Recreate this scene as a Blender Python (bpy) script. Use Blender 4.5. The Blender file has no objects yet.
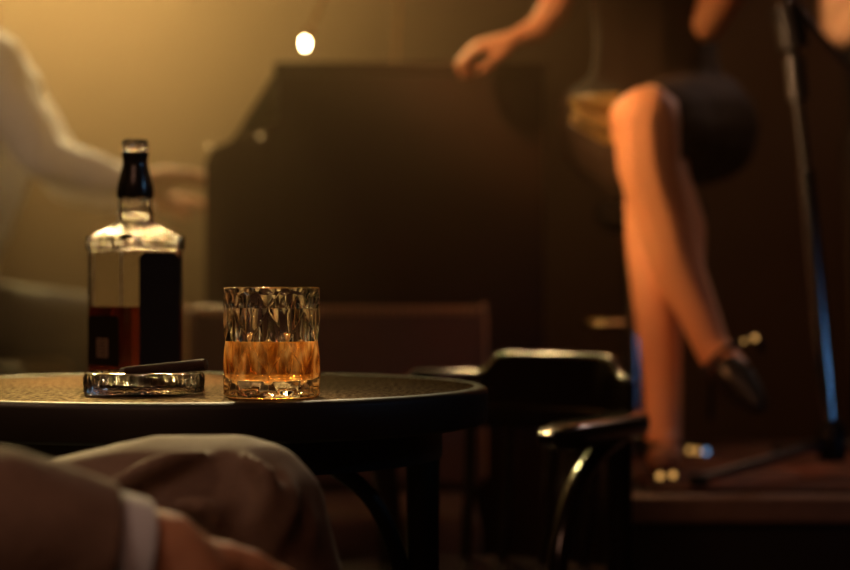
import bpy, bmesh, math, random
from mathutils import Vector, Matrix, noise
random.seed(7)
PI = math.pi
col = bpy.context.scene.collection
F, EYE = 2007.0, 0.82
HAZE = .19

def P(px, py, d):
    """world point whose distance in front of the viewer is d"""
    return Vector(((px-425)/F*d, d, EYE+(285-py)/F*d))

# ------------------------------------------------------------------ materials
def mat(name, color=(.5,.5,.5), rough=.5, metal=0, trans=0, ior=1.45, emis=None, estr=0, sheen=0, coat=0,
        nscale=0, namt=0, color2=None, bump=0, spec=.5, stretch=(1,1,1), detail=4, sss=0):
    m = bpy.data.materials.new(name); m.use_nodes = True
    nt = m.node_tree; b = nt.nodes['Principled BSDF']
    b.inputs['Base Color'].default_value = (*color, 1)
    b.inputs['Roughness'].default_value = rough
    b.inputs['Metallic'].default_value = metal
    b.inputs['Transmission Weight'].default_value = trans
    b.inputs['IOR'].default_value = ior
    b.inputs['Specular IOR Level'].default_value = spec
    b.inputs['Coat Weight'].default_value = coat
    b.inputs['Coat Roughness'].default_value = .12
    if sheen:
        b.inputs['Sheen Weight'].default_value = sheen
        b.inputs['Sheen Roughness'].default_value = .4
    if emis:
        b.inputs['Emission Color'].default_value = (*emis, 1); b.inputs['Emission Strength'].default_value = estr
    if sss:
        b.inputs['Subsurface Weight'].default_value = sss
        b.inputs['Subsurface Radius'].default_value = (.02, .008, .004)
        b.inputs['Subsurface Scale'].default_value = .5
    if nscale:
        tc = nt.nodes.new('ShaderNodeTexCoord'); mp = nt.nodes.new('ShaderNodeMapping')
        mp.inputs['Scale'].default_value = stretch
        nz = nt.nodes.new('ShaderNodeTexNoise'); nz.inputs['Scale'].default_value = nscale; nz.inputs['Detail'].default_value = detail
        nt.links.new(tc.outputs['Object'], mp.inputs[0]); nt.links.new(mp.outputs[0], nz.inputs['Vector'])
        if color2:
            cr = nt.nodes.new('ShaderNodeValToRGB')
            cr.color_ramp.elements[0].position = .5-.5*(1-namt*.8); cr.color_ramp.elements[1].position = .5+.5*(1-namt*.8)
            cr.color_ramp.elements[0].color = (*color, 1); cr.color_ramp.elements[1].color = (*color2, 1)
            nt.links.new(nz.outputs[0], cr.inputs[0]); nt.links.new(cr.outputs[0], b.inputs['Base Color'])
        if bump:
            bp = nt.nodes.new('ShaderNodeBump'); bp.inputs['Strength'].default_value = bump; bp.inputs['Distance'].default_value = .002
            nt.links.new(nz.outputs[0], bp.inputs['Height']); nt.links.new(bp.outputs[0], b.inputs['Normal'])
    return m

M = dict(
 skin=mat('skin', (.76,.36,.185), .62, sss=.1, nscale=60, color2=(.70,.32,.165), namt=.5, bump=.05),
 skin_man=mat('skin_man', (.55,.27,.15), .5, sss=.1, nscale=90, color2=(.45,.2,.11), namt=.5, bump=.3),
 dress=mat('dress_fabric', (.034,.019,.012), .85, sheen=0, spec=.2, nscale=200, bump=.2),
 hem=mat('hem_fabric', (.36,.24,.06), .7, sheen=.3, nscale=260, bump=.3, color2=(.22,.15,.04), namt=.6),
 shoe=mat('patent_leather', (.006,.005,.005), .4, coat=.1),
 gold=mat('gold_with_glow', (.9,.6,.25), .2, 1, emis=(1,.5,.13), estr=.9),  # weak emission paints the glint on the metal
 blue_glint=mat('blue_glow_bead', (.5,.7,.9), .15, 1, emis=(.25,.5,.9), estr=.9),  # blue highlight at the stool base, painted as emission
 brass=mat('brass', (.85,.6,.28), .25, 1),
 glint=mat('glowing_brass_knob', (.9,.7,.35), .15, 1, emis=(1,.6,.2), estr=.8),  # knob glint put in as faint emission
 chrome=mat('chrome', (.55,.55,.58), .18, 1),
 standm=mat('stand_metal', (.16,.15,.15), .28, .9),
 blackm=mat('black_metal', (.012,.012,.013), .4, .6),
 rubber=mat('black_rubber', (.01,.01,.01), .8),
 glass=mat('clear_glass', (1,.985,.96), 0, trans=1, ior=1.5),
 bottleglass=mat('bottle_glass', (1,.97,.93), .01, trans=1, ior=1.5),
 lab=mat('black_label', (.008,.006,.006), .8, spec=.15, nscale=400, bump=.1),
 labgrey=mat('grey_sticker', (.30,.25,.22), .6),
 plastic=mat('black_plastic', (.008,.007,.008), .22),
 tablew=mat('dark_table_wood', (.022,.012,.007), .42, coat=.0, nscale=110, color2=(.055,.030,.014), namt=.8, bump=1.0, stretch=(1,.35,1), spec=.4),
 tedge=mat('table_edge_wood', (.012,.008,.006), .5, coat=.0, nscale=30, bump=.1),
 chairw=mat('lacquered_chair_wood', (.010,.006,.005), .2, coat=.7, nscale=30, color2=(.018,.010,.007), namt=.4, bump=.04, stretch=(1,1,6)),
 uph=mat('mauve_upholstery', (.19,.115,.10), .85, sheen=.25, nscale=160, color2=(.13,.08,.072), namt=.4, bump=.4),
 piping=mat('piping_trim', (.70,.45,.26), .45, .3),
 trousers=mat('wool_trousers', (.14,.078,.05), .75, sheen=.2, nscale=260, color2=(.10,.056,.038), namt=.4, bump=.25),
 jacket=mat('brown_jacket', (.20,.115,.075), .85, sheen=.3, nscale=180, color2=(.14,.08,.052), namt=.5, bump=.4),
 cuff=mat('white_cotton', (.62,.62,.66), .8, sheen=.2, nscale=300, bump=.15),
 shirt=mat('white_shirt', (.82,.80,.82), .8, sheen=.2, nscale=30, bump=.6),
 hair=mat('dark_hair', (.02,.012,.008), .5, nscale=90, bump=.8, stretch=(8,8,1)),
 blackcloth=mat('black_cloth', (.022,.013,.009), .9, nscale=150, bump=.3),
 piano=mat('black_piano_lacquer', (.042,.018,.010), .55, coat=.0, spec=.3),
 ivory=mat('ivory_keys', (.75,.7,.6), .3),
 wall=mat('dark_wall_paint', (.135,.070,.034), .9, nscale=3, color2=(.105,.055,.028), namt=.3, bump=.2),
 darkwall=mat('black_wall_paint', (.02,.014,.010), .9, nscale=6, bump=.2),
 floor=mat('dark_floorboards', (.018,.012,.009), .5, nscale=12, color2=(.03,.02,.014), namt=.5, bump=.3, stretch=(1,12,1)),
 stage=mat('black_stage_paint', (.022,.015,.013), .6, nscale=20, bump=.2),
 nose=mat('stage_nosing', (.34,.20,.14), .55, nscale=40, color2=(.22,.13,.09), namt=.5, bump=.2),
 cigar=mat('cigar_leaf', (.03,.014,.009), .8, nscale=120, color2=(.05,.022,.013), namt=.5, bump=.6),
 ash=mat('ash', (.2,.19,.18), .95, nscale=300, bump=.8),
 bulb=mat('lit_bulb', (1,.9,.7), .4, emis=(1,.72,.36), estr=60),
)

def wood_top():
    m = bpy.data.materials.new('worn_dark_table_wood'); m.use_nodes = True
    nt = m.node_tree; N = nt.nodes.new; Lk = nt.links.new; nt.nodes.remove(nt.nodes['Principled BSDF'])
    tc = N('ShaderNodeTexCoord'); mp = N('ShaderNodeMapping'); mp.inputs['Scale'].default_value = (1,.3,1)
    nz = N('ShaderNodeTexNoise'); nz.inputs['Scale'].default_value = 230; nz.inputs['Detail'].default_value = 5
    cr = N('ShaderNodeValToRGB'); cr.color_ramp.elements[0].position = .35; cr.color_ramp.elements[1].position = .7
    cr.color_ramp.elements[0].color = (.020,.010,.006,1); cr.color_ramp.elements[1].color = (.045,.023,.012,1)
    bp = N('ShaderNodeBump'); bp.inputs['Strength'].default_value = .8; bp.inputs['Distance'].default_value = .002
    df = N('ShaderNodeBsdfDiffuse'); gl = N('ShaderNodeBsdfGlossy'); gl.inputs['Roughness'].default_value = .30; gl.inputs['Color'].default_value = (.8,.62,.40,1)
    mr = N('ShaderNodeMapRange'); mr.inputs['From Min'].default_value = .35; mr.inputs['From Max'].default_value = .68; mr.inputs['To Min'].default_value = .01; mr.inputs['To Max'].default_value = .08
    mx = N('ShaderNodeMixShader')
    Lk(tc.outputs['Object'], mp.inputs[0]); Lk(mp.outputs[0], nz.inputs['Vector']); Lk(nz.outputs[0], cr.inputs[0]); Lk(cr.outputs[0], df.inputs[0])
    Lk(nz.outputs[0], bp.inputs['Height']); Lk(bp.outputs[0], gl.inputs['Normal']); Lk(bp.outputs[0], df.inputs['Normal'])
    Lk(nz.outputs[0], mr.inputs['Value']); Lk(mr.outputs[0], mx.inputs[0]); Lk(df.outputs[0], mx.inputs[1]); Lk(gl.outputs[0], mx.inputs[2])
    Lk(mx.outputs[0], nt.nodes['Material Output'].inputs['Surface']); return m
M['tablew'] = wood_top()

def liquid(name, color, dens, glow=0, glowc=(1,.4,.05), scale=70):
    m = bpy.data.materials.new(name); m.use_nodes = True
    nt = m.node_tree; b = nt.nodes['Principled BSDF']
    b.inputs['Base Color'].default_value = (*color, 1); b.inputs['Roughness'].default_value = 0.0
    b.inputs['Transmission Weight'].default_value = 1; b.inputs['IOR'].default_value = 1.36
    if dens:
        ab = nt.nodes.new('ShaderNodeVolumeAbsorption'); ab.inputs['Color'].default_value = (*color, 1); ab.inputs['Density'].default_value = dens
        nt.links.new(ab.outputs[0], nt.nodes['Material Output'].inputs['Volume'])
    if glow:  # emission stands in for light carried through the liquid, brightest at the base
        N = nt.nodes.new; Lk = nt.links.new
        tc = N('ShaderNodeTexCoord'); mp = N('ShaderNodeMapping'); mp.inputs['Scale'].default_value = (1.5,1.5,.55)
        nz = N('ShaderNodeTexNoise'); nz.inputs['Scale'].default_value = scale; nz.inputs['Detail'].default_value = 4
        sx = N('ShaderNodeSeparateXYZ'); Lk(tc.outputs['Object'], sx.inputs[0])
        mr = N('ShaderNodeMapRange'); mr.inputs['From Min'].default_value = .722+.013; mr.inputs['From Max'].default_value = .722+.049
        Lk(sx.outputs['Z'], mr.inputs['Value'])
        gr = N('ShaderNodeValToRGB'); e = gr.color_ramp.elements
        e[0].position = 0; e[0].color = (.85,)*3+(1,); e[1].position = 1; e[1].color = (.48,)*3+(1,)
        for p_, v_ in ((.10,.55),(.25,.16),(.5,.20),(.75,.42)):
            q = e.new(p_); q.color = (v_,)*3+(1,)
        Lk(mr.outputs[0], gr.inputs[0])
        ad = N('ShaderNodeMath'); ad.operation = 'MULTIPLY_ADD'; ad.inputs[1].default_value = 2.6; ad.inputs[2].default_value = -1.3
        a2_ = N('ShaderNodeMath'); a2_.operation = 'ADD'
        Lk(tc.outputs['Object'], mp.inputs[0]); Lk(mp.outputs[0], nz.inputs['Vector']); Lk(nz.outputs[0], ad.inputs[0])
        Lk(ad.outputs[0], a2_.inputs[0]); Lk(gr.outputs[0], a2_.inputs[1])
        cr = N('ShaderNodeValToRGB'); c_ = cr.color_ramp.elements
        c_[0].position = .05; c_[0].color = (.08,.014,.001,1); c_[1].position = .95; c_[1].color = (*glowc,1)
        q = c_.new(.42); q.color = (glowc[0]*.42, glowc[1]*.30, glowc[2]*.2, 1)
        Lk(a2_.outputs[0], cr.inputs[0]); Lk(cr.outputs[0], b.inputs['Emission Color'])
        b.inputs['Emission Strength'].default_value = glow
    return m
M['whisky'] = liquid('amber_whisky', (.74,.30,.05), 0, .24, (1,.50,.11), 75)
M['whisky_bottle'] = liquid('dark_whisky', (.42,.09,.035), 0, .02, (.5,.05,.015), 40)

def rough_glass(m, scale, strength):
    nt = m.node_tree; tc = nt.nodes.new('ShaderNodeTexCoord'); nz = nt.nodes.new('ShaderNodeTexNoise'); nz.inputs['Scale'].default_value = scale
    bp = nt.nodes.new('ShaderNodeBump'); bp.inputs['Strength'].default_value = strength; bp.inputs['Distance'].default_value = .004
    sx = nt.nodes.new('ShaderNodeSeparateXYZ'); mr = nt.nodes.new('ShaderNodeMapRange'); mm = nt.nodes.new('ShaderNodeMath'); mm.operation = 'MULTIPLY'
    mr.inputs['From Min'].default_value = .722+.132; mr.inputs['From Max'].default_value = .722+.140; mr.inputs['To Min'].default_value = .04
    nt.links.new(tc.outputs['Object'], sx.inputs[0]); nt.links.new(sx.outputs['Z'], mr.inputs['Value'])
    nt.links.new(nz.outputs[0], mm.inputs[0]); nt.links.new(mr.outputs[0], mm.inputs[1])
    nt.links.new(tc.outputs['Object'], nz.inputs['Vector']); nt.links.new(mm.outputs[0], bp.inputs['Height'])
    nt.links.new(bp.outputs[0], nt.nodes['Principled BSDF'].inputs['Normal'])
rough_glass(M['bottleglass'], 150, .75)

# rug with a woven pattern
def rug_mat():
    m = bpy.data.materials.new('woven_rug'); m.use_nodes = True
    nt = m.node_tree; b = nt.nodes['Principled BSDF']; b.inputs['Roughness'].default_value = .95
    tc = nt.nodes.new('ShaderNodeTexCoord')
    w = nt.nodes.new('ShaderNodeTexWave'); w.bands_direction = 'Y'; w.inputs['Scale'].default_value = 4.2; w.inputs['Distortion'].default_value = 2.5; w.inputs['Detail Scale'].default_value = 3
    v = nt.nodes.new('ShaderNodeTexVoronoi'); v.inputs['Scale'].default_value = 11
    mx = nt.nodes.new('ShaderNodeMath'); mx.operation = 'MULTIPLY'
    cr = nt.nodes.new('ShaderNodeValToRGB')
    cr.color_ramp.elements[0].color = (.07,.03,.022,1); cr.color_ramp.elements[1].color = (.50,.15,.08,1)
    e = cr.color_ramp.elements.new(.3); e.color = (.16,.08,.065,1)
    nt.links.new(tc.outputs['Object'], w.inputs['Vector']); nt.links.new(tc.outputs['Object'], v.inputs['Vector'])
    nt.links.new(w.outputs['Fac'], mx.inputs[0]); nt.links.new(v.outputs['Distance'], mx.inputs[1])
    nt.links.new(mx.outputs[0], cr.inputs[0]); nt.links.new(cr.outputs[0], b.inputs['Base Color'])
    return m
M['rug'] = rug_mat()

# ------------------------------------------------------------------ builders
def obj(name, bm, m, parent=None, smooth=True, loc=None):
    bmesh.ops.recalc_face_normals(bm, faces=bm.faces)
    me = bpy.data.meshes.new(name); bm.to_mesh(me); bm.free()
    me.materials.append(m)
    for p in me.polygons: p.use_smooth = bool(smooth)
    o = bpy.data.objects.new(name, me); col.objects.link(o)
    if smooth and smooth != 'full':
        me.set_sharp_from_angle(angle=math.radians(38))
    if parent is not None:
        o.parent = parent; o.matrix_parent_inverse = Matrix.Translation(-Vector(parent.location))
    if loc is not None: o.location = loc
    return o

def thing(name, label, cat, loc=(0,0,0), group=None):
    o = bpy.data.objects.new(name, None); col.objects.link(o); o.location = loc
    o.empty_display_size = .05
    return tag(o, label, cat, group)

def tag(o, label, cat, group=None):
    o['label'] = label; o['category'] = cat
    if group: o['group'] = group
    return o

def struct(name, bm, m, parent=None, smooth=False):
    o = obj(name, bm, m, parent, smooth)
    if parent is None: o['kind'] = 'structure'
    return o

def box(bm, lo, hi, bev=0, seg=2, rot=None, piv=None):
    r = bmesh.ops.create_cube(bm, size=1)
    vs = r['verts']
    c = (Vector(lo)+Vector(hi))/2; s = Vector(hi)-Vector(lo)
    for v in vs: v.co = Vector((v.co.x*s.x, v.co.y*s.y, v.co.z*s.z))+c
    if bev:
        es = list({e for v in vs for e in v.link_edges})
        g = bmesh.ops.bevel(bm, geom=es, offset=bev, segments=seg, affect='EDGES', profile=.5)
        vs = list({v for f in g['faces'] for v in f.verts} | {v for v in vs if v.is_valid})
    if rot is not None:
        pv = Vector(piv) if piv is not None else c
        for v in vs: v.co = pv + rot @ (v.co-pv)
    return vs

def lathe(bm, prof, c=(0,0,0), n=48, fn=None, axis=None):
    """prof: list of (r,z); closed on the axis when r == 0"""
    c = Vector(c); rings = []
    q = Vector((0,0,1)).rotation_difference(Vector(axis).normalized()) if axis is not None else None
    for r, z in prof:
        ring = []
        if r < 1e-6:
            p = Vector((0,0,z)); ring = [bm.verts.new(c+(q@p if q else p))]
        else:
            for i in range(n):
                a = 2*PI*i/n; rr = fn(r,z,a) if fn else r
                p = Vector((rr*math.cos(a), rr*math.sin(a), z)); ring.append(bm.verts.new(c+(q@p if q else p)))
        rings.append(ring)
    for A, B in zip(rings, rings[1:]):
        if len(A) == 1 and len(B) == 1: continue
        for i in range(n):
            j = (i+1) % n
            if len(A) == 1: bm.faces.new((A[0], B[j], B[i]))
            elif len(B) == 1: bm.faces.new((A[i], A[j], B[0]))
            else: bm.faces.new((A[i], A[j], B[j], B[i]))

def catmull(pts, k=8):
    pts = [Vector(p) for p in pts]; out = []
    Q = [2*pts[0]-pts[1]]+pts+[2*pts[-1]-pts[-2]]
    for i in range(1, len(Q)-2):
        p0,p1,p2,p3 = Q[i-1:i+3]
        for j in range(k):
            t = j/k
            out.append(.5*((2*p1)+(p2-p0)*t+(2*p0-5*p1+4*p2-p3)*t*t+(3*p1-p0-3*p2+p3)*t**3))
    out.append(pts[-1]); return out

def sweep(bm, path, sect, up=Vector((0,0,1)), taper=None):
    """sect: list of (side, up) offsets carried along the path without twist; the ends are capped"""
    rings = []; n = len(path); s = None
    for i, p in enumerate(path):
        t = (path[min(i+1,n-1)]-path[max(i-1,0)]).normalized()
        if s is None:
            s = t.cross(up)
            if s.length < .2: s = t.cross(Vector((0,1,0)))
        s = (s-t*s.dot(t)).normalized(); u = s.cross(t).normalized()
        k = taper(i/(n-1)) if taper else 1
        rings.append([bm.verts.new(p+s*a*k+u*b*k) for a, b in sect])
    m = len(sect)
    for A, B in zip(rings, rings[1:]):
        for i in range(m):
            bm.faces.new((A[i], A[(i+1)%m], B[(i+1)%m], B[i]))
    bm.faces.new(rings[0][::-1]); bm.faces.new(rings[-1])

def circ(r, n=14, sy=1): return [(r*math.cos(2*PI*i/n), r*sy*math.sin(2*PI*i/n)) for i in range(n)]
def rrect(w, h, r, k=4):
    out = []
    for cx, cy, a0 in ((w/2-r,h/2-r,0),(-w/2+r,h/2-r,PI/2),(-w/2+r,-h/2+r,PI),(w/2-r,-h/2+r,1.5*PI)):
        for i in range(k+1):
            a = a0+PI/2*i/k; out.append((cx+r*math.cos(a), cy+r*math.sin(a)))
    return out
def tube(bm, pts, r, k=8, n=14, taper=None): sweep(bm, catmull(pts, k) if len(pts) > 2 else [Vector(p) for p in pts], circ(r, n), taper=taper)
def ball(bm, c, r, u=20, v=12, scale=(1,1,1)):
    g = bmesh.ops.create_uvsphere(bm, u_segments=u, v_segments=v, radius=r)
    for w in g['verts']: w.co = Vector((w.co.x*scale[0], w.co.y*scale[1], w.co.z*scale[2]))+Vector(c)

def blob(name, segs, m, parent, voxel=.006, smooth=6, disp=None):
    """one continuous surface grown round tapered limbs: segs = (p0, r0, p1, r1)"""
    bm = bmesh.new()
    for p0, r0, p1, r1 in segs:
        b2 = bmesh.new()
        for p, r in ((p0, r0), (p1, r1)):
            g = bmesh.ops.create_icosphere(b2, subdivisions=2, radius=r)
            for v in g['verts']: v.co += Vector(p)
        h = bmesh.ops.convex_hull(b2, input=b2.verts)
        bmesh.ops.delete(b2, geom=list({g for g in h['geom_interior'] if isinstance(g, bmesh.types.BMVert)}), context='VERTS')
        bmesh.ops.recalc_face_normals(b2, faces=b2.faces)
        me = bpy.data.meshes.new('t'); b2.to_mesh(me); b2.free(); bm.from_mesh(me); bpy.data.meshes.remove(me)
    me = bpy.data.meshes.new(name); bm.to_mesh(me); bm.free()
    o = bpy.data.objects.new(name, me); col.objects.link(o)
    r = o.modifiers.new('r', 'REMESH'); r.mode = 'VOXEL'; r.voxel_size = voxel
    s = o.modifiers.new('s', 'SMOOTH'); s.iterations = smooth; s.factor = .5
    dg = bpy.context.evaluated_depsgraph_get(); dg.update()
    me2 = bpy.data.meshes.new_from_object(o.evaluated_get(dg), depsgraph=dg)
    bpy.data.objects.remove(o); bpy.data.meshes.remove(me)
    me2.name = name
    if disp:
        ns = [v.normal.copy() for v in me2.vertices]
        for v, n in zip(me2.vertices, ns): v.co += n*disp(v.co)
    me2.materials.clear(); me2.materials.append(m)
    for p in me2.polygons: p.use_smooth = True
    o = bpy.data.objects.new(name, me2); col.objects.link(o)
    if parent is not None:
        o.parent = parent; o.matrix_parent_inverse = Matrix.Translation(-Vector(parent.location))
    return o

def chain(*pr):
    """(p, r), (p, r) ... -> segments"""
    return [(Vector(a[0]), a[1], Vector(b[0]), b[1]) for a, b in zip(pr, pr[1:])]

def hand(w, d, n, s=1.0, curl=(25,35,25), side=1, spread=1.0):
    """w wrist, d finger direction, n palm-side normal; side=+1/-1 puts the thumb on that side"""
    d = Vector(d).normalized(); n = Vector(n); n = (n-d*n.dot(d)).normalized(); q = d.cross(n)*side
    w = Vector(w); S = []
    kn = []
    for k, off, ln in ((0,.030,.088),(1,.010,.092),(2,-.010,.088),(3,-.028,.080)):
        p = w+d*ln*s+q*off*s; kn.append(p)
        S += chain((w+q*off*.55*s+d*.008*s, .0155*s), (w+d*ln*.5*s+q*off*.85*s, .0145*s), (p, .0115*s))
    for k, (L, r) in enumerate((((.040,.024,.019),.0095),((.045,.028,.021),.0098),((.041,.026,.020),.0092),((.032,.020,.017),.0082))):
        p = kn[k]; a = 0; r *= s
        dd0 = (d+q*(.10,.03,-.04,-.12)[k]*spread).normalized()
        for j, l in enumerate(L):
            a += math.radians(curl[j]+k*2)
            v = dd0*math.cos(a)+n*math.sin(a)
            p2 = p+v*l*s; S += chain((p, r*(1-.06*j)), (p2, r*(.93-.07*j))); p = p2
    t0 = w+q*.020*s+d*.015*s+n*.006*s; t1 = w+q*.044*s+d*.042*s+n*.018*s
    t2 = t1+(d*.8+q*.35+n*.4).normalized()*.032*s; t3 = t2+(d*.9+n*.5).normalized()*.025*s
    S += chain((t0,.0155*s),(t1,.0125*s),(t2,.0105*s),(t3,.0090*s))
    return S

def head(c, f, s=1.0):
    """skull, jaw, nose, ears, lips round centre c looking along f"""
    c = Vector(c); f = Vector(f).normalized(); u = Vector((0,0,1)); q = f.cross(u).normalized()
    S = chain((c+u*.035*s-f*.02*s,.085*s),(c+u*.035*s+f*.02*s,.078*s)) + chain((c+f*.03*s-u*.01*s,.066*s),(c+f*.055*s-u*.075*s,.034*s))
    S += chain((c+f*.098*s+u*.012*s,.008*s),(c+f*.118*s-u*.022*s,.012*s))
    S += chain((c+f*.088*s-u*.052*s+q*.018*s,.008*s),(c+f*.088*s-u*.052*s-q*.018*s,.008*s))
    for g in (-1,1):
        S += chain((c+q*g*.082*s+u*.02*s-f*.005*s,.012*s),(c+q*g*.08*s-u*.02*s,.009*s))
        S += chain((c+f*.08*s+u*.032*s+q*g*.018*s,.012*s),(c+f*.072*s+u*.032*s+q*g*.05*s,.012*s))
    return S

# ------------------------------------------------------------------ room
def slab(name, lo, hi, m):
    bm = bmesh.new(); box(bm, lo, hi); return struct(name, bm, m)
X0, X1, Y0, Y1, ZC = -3.6, 3.4, -1.6, 7.2, 3.3
slab('floor', (X0-.1,Y0-.1,-.1), (X1+.1,Y1+.1,0), M['floor'])
slab('ceiling', (X0-.1,Y0-.1,ZC), (X1+.1,Y1+.1,ZC+.1), M['darkwall'])
slab('wall_back', (X0-.1,Y1,0), (X1+.1,Y1+.1,ZC), M['wall'])
slab('wall_front', (X0-.1,Y0-.1,0), (X1+.1,Y0,ZC), M['darkwall'])
slab('wall_left', (X0-.1,Y0,0), (X0,Y1,ZC), M['darkwall'])
slab('wall_right', (X1,Y0,0), (X1+.1,Y1,ZC), M['darkwall'])
LOW, HIGH = .25, .517
# low rear stage and the raised riser in front of it at the right
bm = bmesh.new(); box(bm, (X0,3.62,0), (X1,Y1,LOW), .006)
struct('floor_rear_stage', bm, M['stage'])
bm = bmesh.new(); box(bm, (.285,2.885,0), (1.55,3.80,HIGH-.036), .003); box(bm, (.285,2.885,HIGH-.036), (1.55,3.80,HIGH-.001))
st = struct('floor_riser', bm, M['stage'])
bm = bmesh.new(); box(bm, (.28,2.868,HIGH-.038), (1.555,2.915,HIGH), .005)
struct('trim_riser_edge', bm, M['nose'])

# rug on the riser
bm = bmesh.new(); box(bm, (.33,2.925,HIGH-.001), (1.48,3.78,HIGH+.007), .003)
tag(obj('rug', bm, M['rug']), 'dark red patterned rug covering the raised stage under the microphone stand', 'rug')
FL = HIGH+.007

# ------------------------------------------------------------------ round table
TC = Vector((-.235,1.96)); TT = .722; TR = .297
t = thing('round_table', 'round dark wooden cafe table carrying the bottle, ashtray and tumbler', 'table', (TC.x,TC.y,0))
bm = bmesh.new()
lathe(bm, [(0,TT-.004),(TR-.02,TT-.004),(TR-.012,TT-.0002),(TR-.010,TT),(TR-.010,TT-.004),(0,TT-.008)], (TC.x,TC.y,0), 96)
bm.free(); bm = bmesh.new()
lathe(bm, [(0,TT-.012),(0,TT-.0001),(TR-.02,TT-.0001),(TR-.014,TT-.0006),(TR-.014,TT-.012),(0,TT-.012)][1:5]+[(0,TT-.012)], (TC.x,TC.y,0), 96)
obj('tabletop', bm, M['tablew'], t)
bm = bmesh.new()
lathe(bm, [(0,TT-.036),(TR-.006,TT-.036),(TR-.001,TT-.033),(TR,TT-.028),(TR,TT-.006),(TR-.002,TT-.002),(TR-.006,TT),(TR-.014,TT-.0002),(TR-.0145,TT-.010),(0,TT-.0115)], (TC.x,TC.y,0), 96)
obj('edge_band', bm, M['tedge'], t)
bm = bmesh.new()
lathe(bm, [(.24,TT-.0365),(.252,TT-.0365),(.252,TT-.068),(.235,TT-.068),(.235,TT-.0365)], (TC.x,TC.y,0), 72)
obj('apron', bm, M['tedge'], t)
for a in (8, 98, 188, 278):
    a = math.radians(a); dx, dy = math.cos(a), math.sin(a)
    bm = bmesh.new()
    tube(bm, [(TC.x+dx*.235,TC.y+dy*.235,TT-.036),(TC.x+dx*.238,TC.y+dy*.238,.45),(TC.x+dx*.262,TC.y+dy*.262,.0)], .0165, taper=lambda q: 1.05-.25*q)
    lg = obj('leg', bm, M['tedge'], t)
    bm = bmesh.new()
    tube(bm, [(TC.x+dx*.232,TC.y+dy*.232,.46),(TC.x+dx*.19,TC.y+dy*.19,.60),(TC.x+dx*.10,TC.y+dy*.10,.665),(TC.x+dx*.03,TC.y+dy*.03,TT-.038)], .009)
    obj('brace', bm, M['tedge'], t)

# ------------------------------------------------------------------ tumbler
GC = Vector((-.1345,1.762,TT)); GR, GH = .0425, .0962
t = thing('whisky_tumbler', 'cut crystal tumbler part filled with amber whisky on the round table', 'glass', GC)
NF = 8
def tri(x):
    x = x % 1.0; return min(x, 1-x)*2
def cut(r, z, a):
    if r < GR-.006 or z < .0005: return r
    u = a/(2*PI)*NF; v = (z-.0205)/.056
    p = min(tri(u+v), tri(u-v), .8)
    g = min(1, max(0, (z-.003)/.004))*min(1, max(0, (GH-.0025-z)/.004))
    ring = math.exp(-((z-.078)/.0012)**2)*.0007
    return r-(.0046*p)*g-ring
prof = [(0,.0008),(.02,.0008),(.034,0)]
prof += [(GR-.0030,.0),(GR-.0008,.0010),(GR,.003)]
NZ = 78
prof += [(GR,.003+(GH-.004-.003)*i/NZ) for i in range(1, NZ+1)]
prof += [(GR-.0003,GH-.0012),(GR-.0012,GH-.0002),(GR-.0020,GH),(GR-.0029,GH-.0004),(GR-.0034,GH-.002),(GR-.0052,GH-.010),(GR-.0060,.060),(GR-.0064,.022),(GR-.0075,.0165),(GR-.012,.0145),(.015,.0136),(0,.0134)]
bm = bmesh.new(); lathe(bm, prof, GC, 264, cut)
obj('tumbler_glass', bm, M['glass'], t)
bm = bmesh.new()
LZ = .0487
lathe(bm, [(0,.0132),(.015,.0134),(GR-.0118,.0143),(GR-.0073,.0163),(GR-.0063,.022),(GR-.0060,LZ+.0006),(GR-.0070,LZ),(.02,LZ-.0002),(0,LZ-.0002)], GC, 96)
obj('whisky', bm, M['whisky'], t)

# ------------------------------------------------------------------ ashtray + cigar
AC = Vector((-.2535,1.812,TT))
bm = bmesh.new()
R = .0545
def flute(r, z, a):
    if r > R-.004 and .002 < z < .017: return r-.0011*abs(math.sin(a*16))
    return r
def lip(prof_r, a): return 0
lathe(bm, [(0,.0012),(.03,.0012),(.047,0),(R-.002,0),(R,.002),(R-.0005,.006),(R+.0001,.010),(R,.0155),(R-.0015,.0188),(R-.004,.0200),(R-.008,.0196),(R-.0105,.0165),(R-.012,.010),(R-.016,.0066),(.02,.0060),(0,.0060)], AC, 192, flute)
tag(obj('ashtray', bm, M['glass']), 'low round clear glass ashtray in front of the bottle', 'ashtray')
c0 = P(130,380,1.845); c1 = P(204,371,1.80)
c0.z = TT+.0205+.0048; 
c0 = Vector((AC.x-.016, AC.y+.012, TT+.0185)); c1 = Vector((AC.x+.0575, AC.y-.012, TT+.0268))
dd = (c1-c0).normalized()
t = thing('cigar', 'dark brown cigar resting on the rim of the glass ashtray', 'cigar', c0)
bm = bmesh.new(); tube(bm, [c0-dd*.002, c0+dd*.02, c0+dd*.05, c1-dd*.004, c1], .0053, 6, 18, taper=lambda q: 1 if q<.93 else max(.35,1-(q-.93)*8))
obj('wrapper', bm, M['cigar'], t)
bm = bmesh.new(); tube(bm, [c0-dd*.007, c0-dd*.004, c0-dd*.0018], .0047, 4, 16)
obj('ash_tip', bm, M['ash'], t)

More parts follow.
